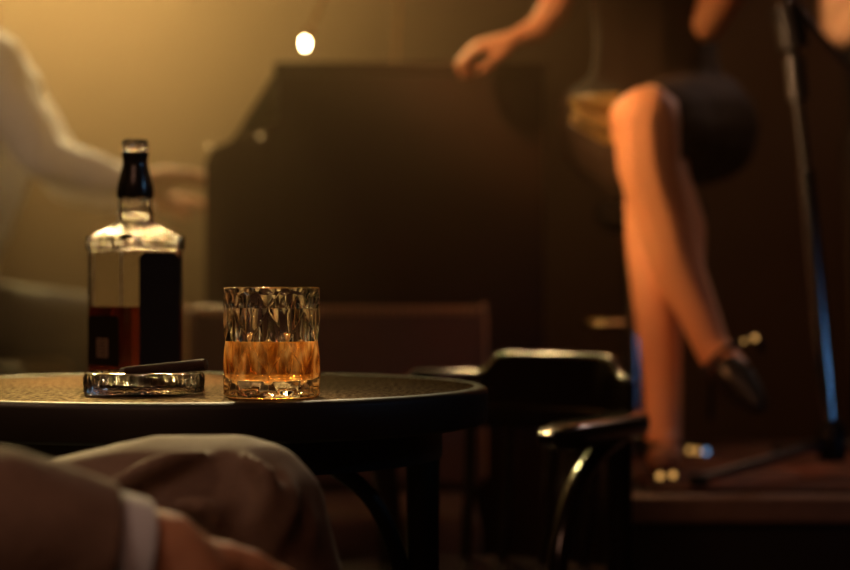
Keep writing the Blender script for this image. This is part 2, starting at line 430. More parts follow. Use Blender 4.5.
# ------------------------------------------------------------------ bottle
BC = Vector((-.3075,2.13,TT)); TH = math.radians(-42)
t = thing('whisky_bottle', 'square clear whisky bottle with black label standing behind the ashtray', 'bottle', BC)
def sq(h, ch, n=6):
    """rounded-square outline, half side h, corner radius ch"""
    o = []
    for k in range(4):
        a0 = k*PI/2; cx = (h-ch)*(1 if k in (0,3) else -1); cy = (h-ch)*(1 if k in (0,1) else -1)
        for i in range(n+1):
            a = a0+PI/2*i/n; o.append(Vector((cx+ch*math.cos(a), cy+ch*math.sin(a))))
        # points along the straight side to the next corner
        kx = (h-ch)*(1 if (k+1)%4 in (0,3) else -1); ky = (h-ch)*(1 if (k+1)%4 in (0,1) else -1)
        a = a0+PI/2; p = Vector((cx+ch*math.cos(a), cy+ch*math.sin(a))); q = Vector((kx+ch*math.cos(a), ky+ch*math.sin(a)))
        for i in range(1,4): o.append(p.lerp(q, i/4))
    return o
def loft(bm, rows):
    """rows: (z, half, corner)"""
    R_ = Matrix.Rotation(-TH, 2); rings = []
    for z, h, ch in rows:
        rings.append([bm.verts.new(BC+Vector((*(R_@p), z))) for p in sq(h, min(ch, h*.9999))])
    n = len(rings[0])
    for A, B in zip(rings, rings[1:]):
        for i in range(n): bm.faces.new((A[i],A[(i+1)%n],B[(i+1)%n],B[i]))
    bm.faces.new(rings[0][::-1]); bm.faces.new(rings[-1])
H = .0390
outer = [(0,H-.006,.006),(.0012,H-.002,.008),(.004,H-.0008,.011),(.009,H,.011),(.1345,H,.011),(.1360,H+.0016,.011),(.1480,H+.0018,.011),(.1505,H+.0004,.011),
         (.1545,H-.008,.013),(.160,.0245,.0165),(.165,.0205,.0205),(.170,.0190,.019),(.174,.0200,.02),(.177,.0185,.0185),(.182,.0180,.018),(.205,.0170,.017),(.222,.0130,.013),
         (.236,.0118,.0118),(.239,.0130,.013),(.243,.0138,.0138),(.249,.0136,.0136),(.252,.0122,.0122)]
inner = [(.251,.0088,.0088),(.238,.0088,.0088),(.222,.0095,.0095),(.205,.0135,.0135),(.178,.0150,.015),(.165,.0160,.016),(.157,.0205,.013),(.149,H-.009,.010),(.144,H-.0045,.008),
         (.010,H-.0045,.008),(.0075,H-.010,.008)]
bm = bmesh.new(); loft(bm, outer+inner); obj('bottle_glass', bm, M['bottleglass'], t)
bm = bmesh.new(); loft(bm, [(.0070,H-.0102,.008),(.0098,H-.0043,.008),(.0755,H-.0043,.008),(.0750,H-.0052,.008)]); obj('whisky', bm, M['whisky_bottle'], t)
def dirv(a): return Vector((math.cos(a), math.sin(a), 0))
# wrapped black sleeve of the neck
bm = bmesh.new()
lathe(bm, [(.0188,.1905),(.0196,.1905),(.0198,.197),(.0186,.206),(.0160,.216),(.0140,.223),(.0132,.227),(.0136,.231),(.0142,.235),(.0140,.2385),(.0132,.2385),(.0128,.230),(.0145,.219),(.0175,.206)], BC, 48)
obj('neck_sleeve', bm, M['plastic'], t)
# labels: faces of the bottle. e = outward direction
def label(name, m, e, w0, w1, z0, z1, off, ch=0):
    e3 = Vector((*(Matrix.Rotation(-TH,2)@Vector(e)),0)); s3 = Vector((-e3.y, e3.x, 0))
    pts = [(w0,z0),(w1,z0),(w1,z1-ch),(w1-ch,z1),(w0+ch,z1),(w0,z1-ch)] if ch else [(w0,z0),(w1,z0),(w1,z1),(w0,z1)]
    bm = bmesh.new(); A = [bm.verts.new(BC+e3*(H+off)+s3*a+Vector((0,0,z))) for a,z in pts]; B = [bm.verts.new(v.co-e3*.0004) for v in A]
    n = len(A); bm.faces.new(A); bm.faces.new(B[::-1])
    for i in range(n): bm.faces.new((A[i],B[i],B[(i+1)%n],A[(i+1)%n]))
    return obj(name, bm, m, t, False)
lb = label('front_label', M['lab'], (0,-1), -.0215, .0300, .013, .132, .0007, .006); lb['label'] = 'black front label'
label('side_label', M['lab'], (-1,0), -.0300, .0290, .013, .066, .0007, .004)
sk = label('sticker', M['labgrey'], (-1,0), -.0125, .0085, .022, .042, .0010)
for k in range(5):
    z = .0245+.0035*k
    label('printed_line', M['lab'], (-1,0), -.010, .006, z, z+.0013, .00125).parent = sk

# ------------------------------------------------------------------ wooden armchair behind the table
CC = Vector((.117,2.70,0)); FW = Vector((-.506,-.863,0)); SD = Vector((.863,-.506,0))   # SD: towards its left arm (right in view)
def L(s, f, z): return CC+SD*s+FW*f+Vector((0,0,z))
t = thing('wooden_armchair', 'dark lacquered wooden captain armchair with curved rail right of the table', 'armchair', L(0,.15,0))
RZ = .640
half = [(.203,.30),(.203,.20),(.197,.10),(.186,.02),(.160,-.035),(.10,-.062),(0,-.072)]
upts = [L(s,f,RZ) for s,f in half]+[L(-s,f,RZ) for s,f in half[::-1][1:]]
bm = bmesh.new()
path = catmull(upts, 8); n = len(path)
rings = []
for i, p in enumerate(path):
    tt_ = (path[min(i+1,n-1)]-path[max(i-1,0)]).normalized(); s = tt_.cross(Vector((0,0,1))).normalized()
    q = i/(n-1); e = min(q,1-q)*n/8
    k = min(1, .55+.45*math.sin(min(1,e*1.6)*PI/2)); w = .052 if e < 2 else max(.034,.052-.009*(e-2))
    if i == 0: k = .4
    if i == n-1: k = .4
    p = p - (tt_*0)
    rings.append([bm.verts.new(p+s*a*k+Vector((0,0,b*k))) for a,b in rrect(w,.033,.013)])
m_ = len(rings[0])
for A, B in zip(rings, rings[1:]):
    for i in range(m_): bm.faces.new((A[i],A[(i+1)%m_],B[(i+1)%m_],B[i]))
bm.faces.new(rings[0][::-1]); bm.faces.new(rings[-1])
obj('arm_rail', bm, M['chairw'], t)
# crest board standing on the rail
def top(s):
    def ss(a,b,x):
        x = min(1,max(0,(x-a)/(b-a))); return x*x*(3-2*x)
    return .702+.026*ss(-.085,-.05,s)*(1-ss(.115,.165,s))
bm = bmesh.new(); rings = []
for i in range(61):
    s = -.172+.352*i/60
    a = min(1,abs(s)/.172); f = -.072+.052*a*a*a
    if s > .10: f += .9*(s-.10)**1.35
    z1 = top(s); z0 = RZ+.014
    if i in (0,60): z1 -= .007
    nrm = FW
    pr = [(-.011,z0)]+[(-.011*math.cos(PI*q/10), z1-.011+.011*math.sin(PI*q/10)) for q in range(11)]+[(.011,z0)]
    rings.append([bm.verts.new(L(s,f+o_,z)) for o_, z in pr])
for A, B in zip(rings, rings[1:]):
    for i in range(13): bm.faces.new((A[i],A[(i+1)%13],B[(i+1)%13],B[i]))
bm.faces.new(rings[0][::-1]); bm.faces.new(rings[-1])
obj('crest_board', bm, M['chairw'], t)
# seat
bm = bmesh.new()
pth = []
for i in range(40):
    a = 2*PI*i/40; ca, sa = math.cos(a), math.sin(a)
    pth.append((.205*abs(ca)**.7*(1 if ca>0 else -1), .14+.195*abs(sa)**.7*(1 if sa>0 else -1)))
rr = []
for dz, k in ((.415,.95),(.420,1),(.440,1),(.447,.97),(.442,.75)):
    rr.append([bm.verts.new(L(s*k,.14+(f-.14)*k,dz)) for s,f in pth])
for A, B in zip(rr, rr[1:]):
    for i in range(40): bm.faces.new((A[i],A[(i+1)%40],B[(i+1)%40],B[i]))
bm.faces.new(rr[0][::-1]); bm.faces.new(rr[-1]); obj('seat', bm, M['chairw'], t)
for g in (1,-1):
    bm = bmesh.new(); tube(bm, [L(g*.180,.045,RZ-.005),L(g*.172,.03,.45),L(g*.172,.01,.25),L(g*.18,-.02,0)], .018, taper=lambda q: 1-.2*q); obj('leg', bm, M['chairw'], t)
    bm = bmesh.new(); tube(bm, [L(g*.175,.28,.43),L(g*.18,.285,.22),L(g*.185,.29,0)], .018, taper=lambda q: 1-.3*q); obj('leg', bm, M['chairw'], t)
    bm = bmesh.new(); tube(bm, [L(g*.192,.080,RZ-.014),L(g*.196,.14,.613),L(g*.200,.215,.575),L(g*.203,.262,.51),L(g*.203,.278,.43),L(g*.200,.28,.36)], .0125); obj('arm_support', bm, M['chairw'], t)
for s in (-.10,-.035,.035,.10):
    bm = bmesh.new(); tube(bm, [L(s,-.066,RZ-.01),L(s*.95,-.052,.54),L(s*.9,-.03,.44)], .0085); obj('spindle', bm, M['chairw'], t)

# ------------------------------------------------------------------ padded chair further back
PX0, PX1, PD = -.402, .105, 3.36
t = thing('padded_chair', 'mauve grey upholstered chair with piped square back behind the table', 'chair', ((PX0+PX1)/2, 3.2, 0))
bm = bmesh.new(); box(bm, (PX0,PD,.48), (PX1,PD+.075,.785), .022, 4); obj('backrest', bm, M['uph'], t)
bm = bmesh.new()
tube(bm, [(PX0+.004,PD-.001,.5),(PX0+.004,PD-.001,.766),(PX0+.02,PD-.001,.780),(0,PD-.001,.7805),(PX1-.02,PD-.001,.780),(PX1-.004,PD-.001,.766),(PX1-.004,PD-.001,.5)], .0028, 6, 8)
obj('piping', bm, M['piping'], t)
for k in range(40):
    bm = bmesh.new(); ball(bm, (PX0+.025+k*.0118, PD-.002, .7735), .0040, 10, 6, (1,.5,1)); obj('upholstery_nail', bm, M['piping'], t)
bm = bmesh.new(); box(bm, (PX0+.02,PD-.36,.40), (PX1-.02,PD+.01,.475), .025, 4); obj('seat', bm, M['uph'], t)
for x in (PX0+.045, PX1-.045):
    for y in (PD-.325, PD+.03):
        bm = bmesh.new(); tube(bm, [(x,y,.41 if y<PD else .49),(x,y,0)], .018, n=10); obj('leg', bm, M['chairw'], t)

# ------------------------------------------------------------------ piano (end on to the viewer)
PY0, PY1 = 3.68, 5.08
def xz(px, py, d=PY0): v = P(px,py,d); return v.x, v.z
xk, _ = xz(205,0); xc, _ = xz(277,0); xr, _ = xz(545,0); zt = xz(0,62)[1]; zk = xz(0,148)[1]
t = thing('upright_piano', 'black lacquered upright piano seen from its end behind the stage edge', 'piano', ((xk+xr)/2,(PY0+PY1)/2,LOW))
bm = bmesh.new(); box(bm, (xc,PY0+.002,LOW), (xr,PY1,zt-.022), .004); obj('case', bm, M['piano'], t)
bm = bmesh.new(); box(bm, (xc-.006,PY0-.004,zt-.022), (xr+.004,PY1+.004,zt), .006, 3); obj('lid', bm, M['piano'], t)
for y in (PY0, PY1-.035):
    bm = bmesh.new()
    pts = [(xk,LOW),(xc+.001,LOW),(xc+.001,zk+.05),(xk+.045,zk+.012),(xk+.01,zk-.004),(xk,zk-.03)]
    A = [bm.verts.new((x,y,z)) for x,z in pts]; B = [bm.verts.new((x,y+.035,z)) for x,z in pts]
    bm.faces.new(A); bm.faces.new(B[::-1])
    for i in range(6): bm.faces.new((A[i],B[i],B[(i+1)%6],A[(i+1)%6]))
    obj('cheek', bm, M['piano'], t)
bm = bmesh.new(); box(bm, (xk+.004,PY0+.035,zk-.16), (xc,PY1-.035,zk-.10), .003); obj('key_bed', bm, M['piano'], t)
n = 52; w = (PY1-PY0-.09)/n
for k in range(n):
    bm = bmesh.new(); box(bm, (xk+.006,PY0+.045+k*w+.0006,zk-.1), (xc-.002,PY0+.045+(k+1)*w-.0006,zk-.082), .001, 1); obj('white_key', bm, M['ivory'], t, False)
for k in range(n-1):
    if k % 7 in (0,2,3,5,6):
        bm = bmesh.new(); box(bm, (xk+.055,PY0+.045+(k+1)*w-.005,zk-.082), (xc-.002,PY0+.045+(k+1)*w+.005,zk-.071), .001, 1); obj('black_key', bm, M['piano'], t, False)
bm = bmesh.new()
a = Vector((xk+.035,0,zk+.005)); b = Vector((xc-.002,0,zk+.155))
for y0, y1 in ((PY0+.06,PY1-.06),):
    o_ = Vector((.008,0,-.004)); V = [bm.verts.new(Vector((p.x,y,p.z))) for p in (a,b,b+o_,a+o_) for y in (y0,y1)]
    q = [(0,1,3,2),(2,3,5,4),(4,5,7,6),(6,7,1,0),(0,2,4,6),(1,7,5,3)]
    for f in q: bm.faces.new([V[i] for i in f])
obj('music_desk', bm, M['piano'], t)
for px, py in ((209,146),(260,136)):
    c = P(px,py,PY0-.006); bm = bmesh.new(); ball(bm, c, .0042, 14, 8); lathe(bm, [(0,0),(.003,0),(.003,.010),(0,.010)], c, 12, axis=(0,1,0))
    k = obj('brass_knob', bm, M['glint'], t); k['label'] = 'small brass knob with an added glow'

# lamp on the piano
lx = P(306,40,3.95)
t = thing('piano_lamp', 'small lit brass gooseneck lamp reaching down over the end of the piano', 'lamp', (lx.x+.17,4.15,zt))
bx_ = lx.x+.17
bm = bmesh.new(); lathe(bm, [(0,0),(.035,0),(.036,.006),(.030,.012),(.008,.016),(0,.016)], (bx_,4.15,zt), 32); obj('base', bm, M['brass'], t)
bm = bmesh.new(); tube(bm, [(bx_,4.15,zt+.014),(bx_+.01,4.14,zt+.2),(bx_-.03,4.08,zt+.34),(bx_-.09,4.0,zt+.27),(lx.x+.012,3.955,lx.z+.028)], .0045); obj('gooseneck', bm, M['brass'], t)
bm = bmesh.new(); lathe(bm, [(.003,.026),(.009,.022),(.012,.008),(.013,0),(.0115,0),(.010,.010),(.003,.022)], lx, 24, axis=(.45,0,1)); obj('lamp_shade', bm, M['brass'], t)
bm = bmesh.new(); ball(bm, lx-Vector((.002,.0,.006)), .0062, 16, 10, (.9,.9,1.9)); obj('bulb', bm, M['bulb'], t)

# ------------------------------------------------------------------ pianist
D = 4.15
t = thing('person', 'person in a white shirt playing the piano, seated facing right', 'person', (-1.02,4.22,LOW))
sh = P(-6,62,D); el = P(46,160,D-.05); wr = P(132,184,D-.03)
sh2 = sh+Vector((-.06,.36,.02)); el2 = el+Vector((-.02,.36,-.02)); wr2 = wr+Vector((.0,.30,-.02))
hip = Vector((sh.x-.19,sh.y+.18,.80)); ch = Vector((sh.x-.06,sh.y+.18,sh.z-.13)); nk = Vector((sh.x-.10,sh.y+.18,sh.z+.05))
hd = nk+Vector((-.05,0,.22))
kz = zk-.082
S = chain((nk-Vector((0,0,.06)),.055),(nk+Vector((.02,0,.07)),.052)) + head(hd,(1,0,-.25))
S += chain((el.lerp(wr,.4),.034),(wr,.025)) + chain((el2.lerp(wr2,.4),.034),(wr2,.025))
S += chain((ch,.07),(nk-Vector((0,0,.04)),.05)) + chain((sh,.04),(el.lerp(sh,.1),.036),(el.lerp(wr,.4),.032)) + chain((sh2,.04),(el2,.036),(el2.lerp(wr2,.4),.032)) + chain((ch,.06),(sh,.04)) + chain((ch,.06),(sh2,.04))
S += hand(wr, (1,-.06,.14), (.12,-.3,-1), 1.15, (4,10,8), 1) + hand(wr2, (1,0,.0), (0,0,-1), .95, (18,26,20), -1)
blob('body', S, M['skin'], t, .007, 4)
S = chain((hip,.13),(ch,.13),(ch+Vector((.03,0,.08)),.10)) + chain((hip+Vector((0,-.07,.02)),.11),(sh+Vector((-.05,.05,-.10)),.085)) + chain((hip+Vector((0,.07,.02)),.11),(sh2+Vector((-.05,-.05,-.10)),.085))
S += chain((ch+Vector((.02,0,.1)),.08),(sh,.062)) + chain((ch+Vector((.02,0,.1)),.08),(sh2,.062))
S += chain((sh,.064),(sh.lerp(el,.55)+Vector((-.012,0,0)),.060),(el,.053),(el.lerp(wr,.5),.044),(wr-Vector((.006,0,0)),.035)) + chain((sh2,.062),(el2,.052),(wr2-Vector((.015,0,0)),.036))
def wr_fold(c): return .006*noise.noise(c*16)+.004*noise.noise(c*Vector((30,30,12)).x if False else c*34)
blob('shirt', S, M['shirt'], t, .010, 4, wr_fold)
hz = hip.z-.10
kn = Vector((hip.x+.43,hip.y-.13,.80)); kn2 = kn+Vector((0,.26,0)); kz_ = .80
ft = Vector((kn.x-.02,kn.y,LOW+.06)); ft2 = ft+Vector((.05,.26,0))
S = chain((hip+Vector((0,0,-.02)),.135),(hip+Vector((.06,0,-.04)),.12))
S += chain((hip+Vector((0,-.08,-.05)),.10),(kn+Vector((-.03,0,-.07)),.065),(ft,.05)) + chain((hip+Vector((0,.08,-.05)),.10),(kn2+Vector((-.03,0,-.07)),.065),(ft2,.05))
blob('trousers', S, M['blackcloth'], t, .012, 4)
for f in (ft, ft2):
    blob('shoe', chain((f+Vector((-.03,0,-.018)),.040),(f+Vector((.06,0,-.022)),.037),(f+Vector((.16,0,-.030)),.029)), M['shoe'], t, .007, 3)
blob('hair', chain((hd+Vector((-.03,0,.055)),.088),(hd+Vector((.01,0,.075)),.078))+chain((hd+Vector((-.05,0,.03)),.075),(hd+Vector((-.05,0,-.03)),.055)), M['hair'], t, .009, 3)
# piano stool
sx, sy, sz = hip.x+.0, hip.y, hip.z-.160
t = thing('piano_stool', 'black padded piano stool under the seated pianist', 'stool', (sx,sy,LOW))
bm = bmesh.new(); box(bm, (sx-.17,sy-.24,sz-.07), (sx+.17,sy+.24,sz), .02, 3); obj('seat', bm, M['blackcloth'], t)
for a_ in (-1,1):
    for b_ in (-1,1):
        bm = bmesh.new(); tube(bm, [(sx+a_*.14,sy+b_*.2,sz-.06),(sx+a_*.15,sy+b_*.21,LOW)], .016, n=10); obj('leg', bm, M['blackm'], t)

# ------------------------------------------------------------------ singer on the stool
t = thing('person', 'seated woman in a black dress, bare legs crossed in black heels', 'person', (.33,3.5,HIGH))
k1 = P(645,122,3.20); k2 = P(659,170,3.31)
a1 = P(712,347,3.16); a2 = P(664,436,3.17)
hipc = Vector((.415,3.58,1.10)); hL = hipc+Vector((-.08,0,0)); hR = hipc+Vector((.08,0,.0))
toe1 = P(752,398,3.10); toe2 = P(660,0,3.00); toe2.z = FL+.0305
S = []
# crossing leg: thigh, knee, shin with the calf bulging to the back
S += chain((hR,.088),(hR.lerp(k1,.5)+Vector((0,0,.01)),.074),(k1+Vector((0,.03,0)),.058),(k1+Vector((0,-.006,.0)),.056))
S += chain((k1+Vector((0,-.008,.004)),.054),(P(649,165,3.19),.053),(P(664,215,3.19),.050),(P(677,265,3.18),.043),(P(697,310,3.17),.034),(a1,.029))
S += chain((P(662,180,3.24),.046),(P(678,228,3.25),.047),(P(682,270,3.22),.037))
# supporting leg
S += chain((hL,.088),(hL.lerp(k2,.55),.074),(k2,.052),(P(653,205,3.31),.049),(P(654,250,3.29),.048),(P(657,310,3.25),.040),(P(662,375,3.22),.033),(a2,.029))
S += chain((P(652,228,3.35),.043),(P(658,285,3.32),.038))
# feet
h2 = a2+Vector((-.002,.016,-.014)); S += chain((a2,.029),(h2,.028)) + chain((a2+Vector((0,-.01,-.01)),.027),(a2+Vector((-.004,-.06,-.030)),.025),(toe2+Vector((0,.03,.002)),.019))
S += chain((h2,.026),(a2+Vector((-.004,-.06,-.033)),.021))
f1 = (toe1-a1).normalized(); he1 = a1+Vector((.006,.028,-.012))
S += chain((a1,.029),(he1,.027)) + chain((a1+f1*.01,.028),(a1.lerp(toe1,.5)+Vector((.004,0,.004)),.026),(toe1,.017)) + chain((he1,.025),(a1.lerp(toe1,.55),.021))
# torso, neck, head
ch = Vector((.40,3.60,1.47)); shL = Vector((.23,3.62,1.575)); shR = Vector((.565,3.60,1.575)); nk = Vector((.395,3.60,1.63))
S += chain((hL,.085),(hR,.085)) + chain((hipc,.11),(hipc+Vector((-.005,0,.17)),.095),(ch,.11),(nk,.05),(nk+Vector((0,-.015,.09)),.045)) + chain((ch+Vector((0,0,.06)),.07),(shL,.045)) + chain((ch+Vector((0,0,.06)),.07),(shR,.045))
hd = nk+Vector((0,-.03,.18)); S += head(hd,(-.15,-1,0),.92)
# her right arm reaches the piano lid
elL = P(562,-10,3.64); wrL = P(517,38,3.615); 
S += chain((shL,.044),(shL.lerp(elL,.5),.038),(elL,.031),(P(553,12,3.63),.029),(P(538,29,3.62),.024),(wrL,.018))
S += hand(wrL, Vector((-1,.0,-.22)), (0,.25,-1), .88, (30,66,60), 1)
elR = P(708,26,3.50); wrR = Vector((.555,3.30,1.42))
S += chain((shR,.044),(shR.lerp(elR,.5),.041),(elR,.030),(elR.lerp(wrR,.5)+Vector((.01,0,0)),.032),(wrR,.023)) + hand(wrR, (.15,-.4,.9), (-.6,-.6,-.2), .88, (50,60,45), 1)
blob('body', S, M['skin'], t, .0065, 4)
# dress
S = chain((hL+Vector((0,.01,0)),.105),(hR+Vector((0,.01,0)),.105)) + chain((hipc,.125),(hipc+Vector((-.005,0,.17)),.108),(ch,.125),(ch+Vector((0,0,.06)),.09))
S += chain((ch+Vector((0,0,.06)),.085),(shL+Vector((.04,0,-.01)),.052)) + chain((ch+Vector((0,0,.06)),.085),(shR+Vector((-.04,0,-.01)),.052))
S += chain((hR,.104),(hR.lerp(k1,.45),.086),(hR.lerp(k1,.70),.074),(hR.lerp(k1,.80),.066)) + chain((hL,.104),(hL.lerp(k2,.5),.090),(hL.lerp(k2,.72),.080))
dr = blob('dress', S, M['dress'], t, .008, 4, lambda c: .004*noise.noise(c*18))
# olive satin hem fold hanging beside the knee
bm = bmesh.new(); rows = []
for i in range(15):
    u = i/14; rr_ = []
    for j in range(13):
        v = j/12
        p = P(622-50*(u**.8)-2*math.sin(v*9), 93+5*u**2+54*v*(1-.42*u*u)-8*u*v, 3.235+.012*math.sin(v*7+u*2))
        p.y += .012*math.sin(v*16+u*3); rr_.append(bm.verts.new(p))
    rows.append(rr_)
for A, B in zip(rows, rows[1:]):
    for j in range(12): bm.faces.new((A[j],A[j+1],B[j+1],B[j]))
hm = obj('dress_hem', bm, M['hem'], t, 'full'); hm['label'] = 'olive satin edge of the skirt'
sm = hm.modifiers.new('s','SOLIDIFY'); sm.thickness = .002
def pump(a, h, toe, name, floor=None, heel_end=None, low=False):
    d = (toe-h).normalized()
    if low: S = chain((h+Vector((0,.006,-.006)),.029),(h.lerp(toe,.5)+Vector((0,0,-.012)),.024))
    else: S = chain((h+d*.012+Vector((0,.006,0)),.028),(h.lerp(toe,.5)+Vector((0,0,-.006)),.028)) + chain((a.lerp(toe,.46),.030),(a.lerp(toe,.62),.030),(toe,.022)) + chain((h.lerp(toe,.4)+Vector((0,0,-.012)),.024),(h.lerp(toe,.75)+Vector((0,0,-.003)),.0285),(toe,.022),(toe+d*.022,.012))
    o = blob(name, S, M['shoe'], t, .005, 3)
    bm = bmesh.new(); tube(bm, [h+Vector((0,.012,-.018)), h.lerp(heel_end,.3), heel_end], .010, 6, 10, taper=lambda q: 1-.55*q)
    obj('heel', bm, M['shoe'], o); return o
s2 = pump(a2, h2, toe2, 'shoe', heel_end=Vector((h2.x,h2.y+.022,FL+.003)), low=True)
s1 = pump(a1, he1, toe1, 'shoe', heel_end=he1+Vector((.0,.03,-.105)))
for par, lst in ((s2, ((660,476,2.975,.0052),(673,475,2.975,.0050))), (s1, ((755,338,3.12,.0042),(744,341,3.12,.0028)))):
    for px, py, d_, r_ in lst:
        bm = bmesh.new(); ball(bm, P(px,py,d_), r_, 14, 8, (1,.6,1)); b = obj('ornament', bm, M['gold'], par); b['label'] = 'round gold shoe ornament'
# strap that carries the ornament of the hanging shoe
bm = bmesh.new(); tube(bm, [P(703,372,3.12),P(722,352,3.125),P(744,341,3.13),P(757,338,3.14),P(762,350,3.15)], .0055, 6, 10); obj('ankle_strap', bm, M['shoe'], s1)
bm = bmesh.new(); tube(bm, [P(655,482,2.985),P(660,477,2.985),P(666,475,2.985),P(673,476,2.985),P(678,482,2.985)], .0045, 6, 10); obj('toe_bow', bm, M['shoe'], s2)
S = chain((hd+Vector((0,.03,.05)),.086),(hd+Vector((0,0,.07)),.076)) + chain((hd+Vector((0,.06,.02)),.08),(hd+Vector((-.02,.09,-.14)),.07),(hd+Vector((-.03,.10,-.28)),.05))
blob('hair', S, M['hair'], t, .009, 3)

# bar stool under her
sc = Vector(((633-425)/F*3.60, 3.60, FL))
t = thing('bar_stool', 'chrome pedestal stool with footrest bar under the seated woman', 'stool', sc)
sz = hipc.z-.126
bm = bmesh.new(); lathe(bm, [(0,sz-.06),(.07,sz-.06),(.095,sz-.045),(.10,sz-.02),(.09,sz-.002),(.07,sz),(0,sz)], (sc.x+.03,sc.y,0), 48); obj('seat', bm, M['blackcloth'], t)
bm = bmesh.new(); tube(bm, [(sc.x,sc.y,FL+.015),(sc.x,sc.y,sz-.055)], .017, n=24); obj('pole', bm, M['chrome'], t)
bm = bmesh.new(); lathe(bm, [(0,.001),(.128,.001),(.131,.004),(.128,.008),(.08,.013),(.03,.020),(.019,.045),(0,.045)], sc, 64); obj('base', bm, M['blackm'], t)
bm = bmesh.new(); fz = .822-.068
tube(bm, [(sc.x,sc.y-.0,fz),(sc.x-.05,sc.y-.035,fz),(sc.x-.088,sc.y-.07,fz),(sc.x-.092,sc.y-.12,fz),(sc.x-.05,sc.y-.150,fz),(sc.x-.0,sc.y-.155,fz)][:4]+[(sc.x-.07,sc.y-.15,fz),(sc.x-.03,sc.y-.16,fz)], .0085); obj('footrest', bm, M['brass'], t)
for px, py, mm, r_ in ((690,450,'gold',.0050),(698,451,'gold',.0046),(706,452,'blue_glint',.0048)):  # beads added for the highlights on the stool base rim
    c = P(px,py,3.50); c.z = max(c.z, FL+.0055); bm = bmesh.new(); ball(bm, c, r_, 12, 8)
    b = obj('base_glint', bm, M[mm], t); b['label'] = 'small glowing bead in place of a highlight on the stool base'

# ------------------------------------------------------------------ microphone stand
t = thing('microphone_stand', 'dark metal microphone stand with tripod base on the rug', 'microphone stand', P(832,452,3.1)*1.0)
t.location.z = FL
hub = P(832,448,3.1); up1 = P(806,170,3.1); up2 = P(797,95,3.1); up3 = P(790,22,3.1)
bm = bmesh.new(); tube(bm, [hub, up1], .0125, n=20); obj('lower_tube', bm, M['chrome'], t)
bm = bmesh.new(); tube(bm, [up1.lerp(up2,-.1), up2, up3], .0085, n=18); obj('upper_tube', bm, M['standm'], t)
dv = (up2-up3).normalized()
bm = bmesh.new(); tube(bm, [P(798,100,3.1), P(794,58,3.1)], .0165, n=18); obj('height_clutch', bm, M['standm'], t)
bm = bmesh.new(); tube(bm, [P(794,48,3.1), P(786,6,3.1)], .024, n=18); tube(bm, [P(772,10,3.09),P(791,42,3.09)], .0062, n=12); obj('boom_joint', bm, M['standm'], t)
bm = bmesh.new(); tube(bm, [P(862,84,3.12), P(800,12,3.1), P(735,-62,3.08)], .0055, n=14); obj('boom', bm, M['chrome'], t)
bm = bmesh.new(); e0 = P(735,-62,3.08); ball(bm, e0+Vector((-.05,-.02,.02)), .025); tube(bm, [e0, e0+Vector((-.04,-.015,.015))], .018); mc = obj('microphone', bm, M['standm'], t)
bm = bmesh.new(); lathe(bm, [(0,-.02),(.02,-.02),(.024,-.01),(.022,.03),(.012,.045),(0,.045)], hub, 24); obj('hub', bm, M['blackm'], t)
for fx, fy in ((.402,2.95),(.86,2.97),(.62,3.50)):
    e = Vector((fx,fy,FL+.010))
    bm = bmesh.new(); tube(bm, [hub+Vector((0,0,.01)), e], .0075, n=12)
    lg = obj('leg', bm, M['standm'], t)
    bm = bmesh.new(); ball(bm, e, .017, 14, 8, (1,1,.588)); obj('rubber_foot', bm, M['rubber'], lg)

# ------------------------------------------------------------------ standing performer at the right edge
t = thing('person', 'standing performer at the right edge, only the bare bent elbow showing', 'person', (1.02,4.18,LOW))
el = P(837,30,4.05); shd = Vector((.88,4.22,1.63)); wr = Vector((.98,3.93,1.50))
B0 = Vector((1.04,4.24,0))
S = chain((shd,.05),(shd.lerp(el,.5),.048),(el,.040),(el.lerp(wr,.5),.038),(wr,.026)) + hand(wr,(.4,-.3,.8),(.6,.3,-.1),.95,(40,50,40),1)
shd2 = shd+Vector((.38,.02,0)); el2 = Vector((1.32,4.22,1.33)); wr2 = Vector((1.15,4.02,1.35))
S += chain((shd2,.05),(el2,.04),(wr2,.027)) + hand(wr2,(-1,-.2,.3),(0,.3,-1),.95,(40,50,40),-1)
hd = B0+Vector((.02,-.02,1.88)); S += chain((B0+Vector((.02,0,1.52)),.09),(B0+Vector((.02,0,1.70)),.055),(hd,.05)) + head(hd,(-.3,-1,0)) + chain((shd,.045),(B0+Vector((.02,0,1.55)),.08),(shd2,.045))
blob('body', S, M['skin'], t, .008, 4)
T0 = B0+Vector((.03,0,0))
S = chain((T0+Vector((-.06,0,1.15)),.12),(T0+Vector((-.07,0,1.5)),.13),(T0+Vector((-.13,0,1.60)),.065)) + chain((T0+Vector((.06,0,1.15)),.12),(T0+Vector((.07,0,1.5)),.13),(T0+Vector((.13,0,1.60)),.065))
blob('vest', S, M['blackcloth'], t, .010, 4)
S = chain((T0+Vector((-.07,0,1.12)),.12),(T0+Vector((-.10,-.02,.72)),.075),(T0+Vector((-.11,0,LOW+.07)),.055)) + chain((T0+Vector((.07,0,1.12)),.12),(T0+Vector((.11,-.02,.72)),.075),(T0+Vector((.13,0,LOW+.07)),.055)) + chain((T0+Vector((-.06,0,1.14)),.12),(T0+Vector((.06,0,1.14)),.12))
blob('trousers', S, M['blackcloth'], t, .012, 4)
for g in (-.11,.13):
    c = T0+Vector((g,0,LOW+.04)); blob('shoe', chain((c,.040),(c+Vector((0,-.08,-.002)),.038),(c+Vector((0,-.17,-.010)),.030)), M['shoe'], t, .008, 3)
blob('hair', chain((hd+Vector((0,.03,.055)),.088),(hd+Vector((0,0,.075)),.078)), M['hair'], t, .009, 3)

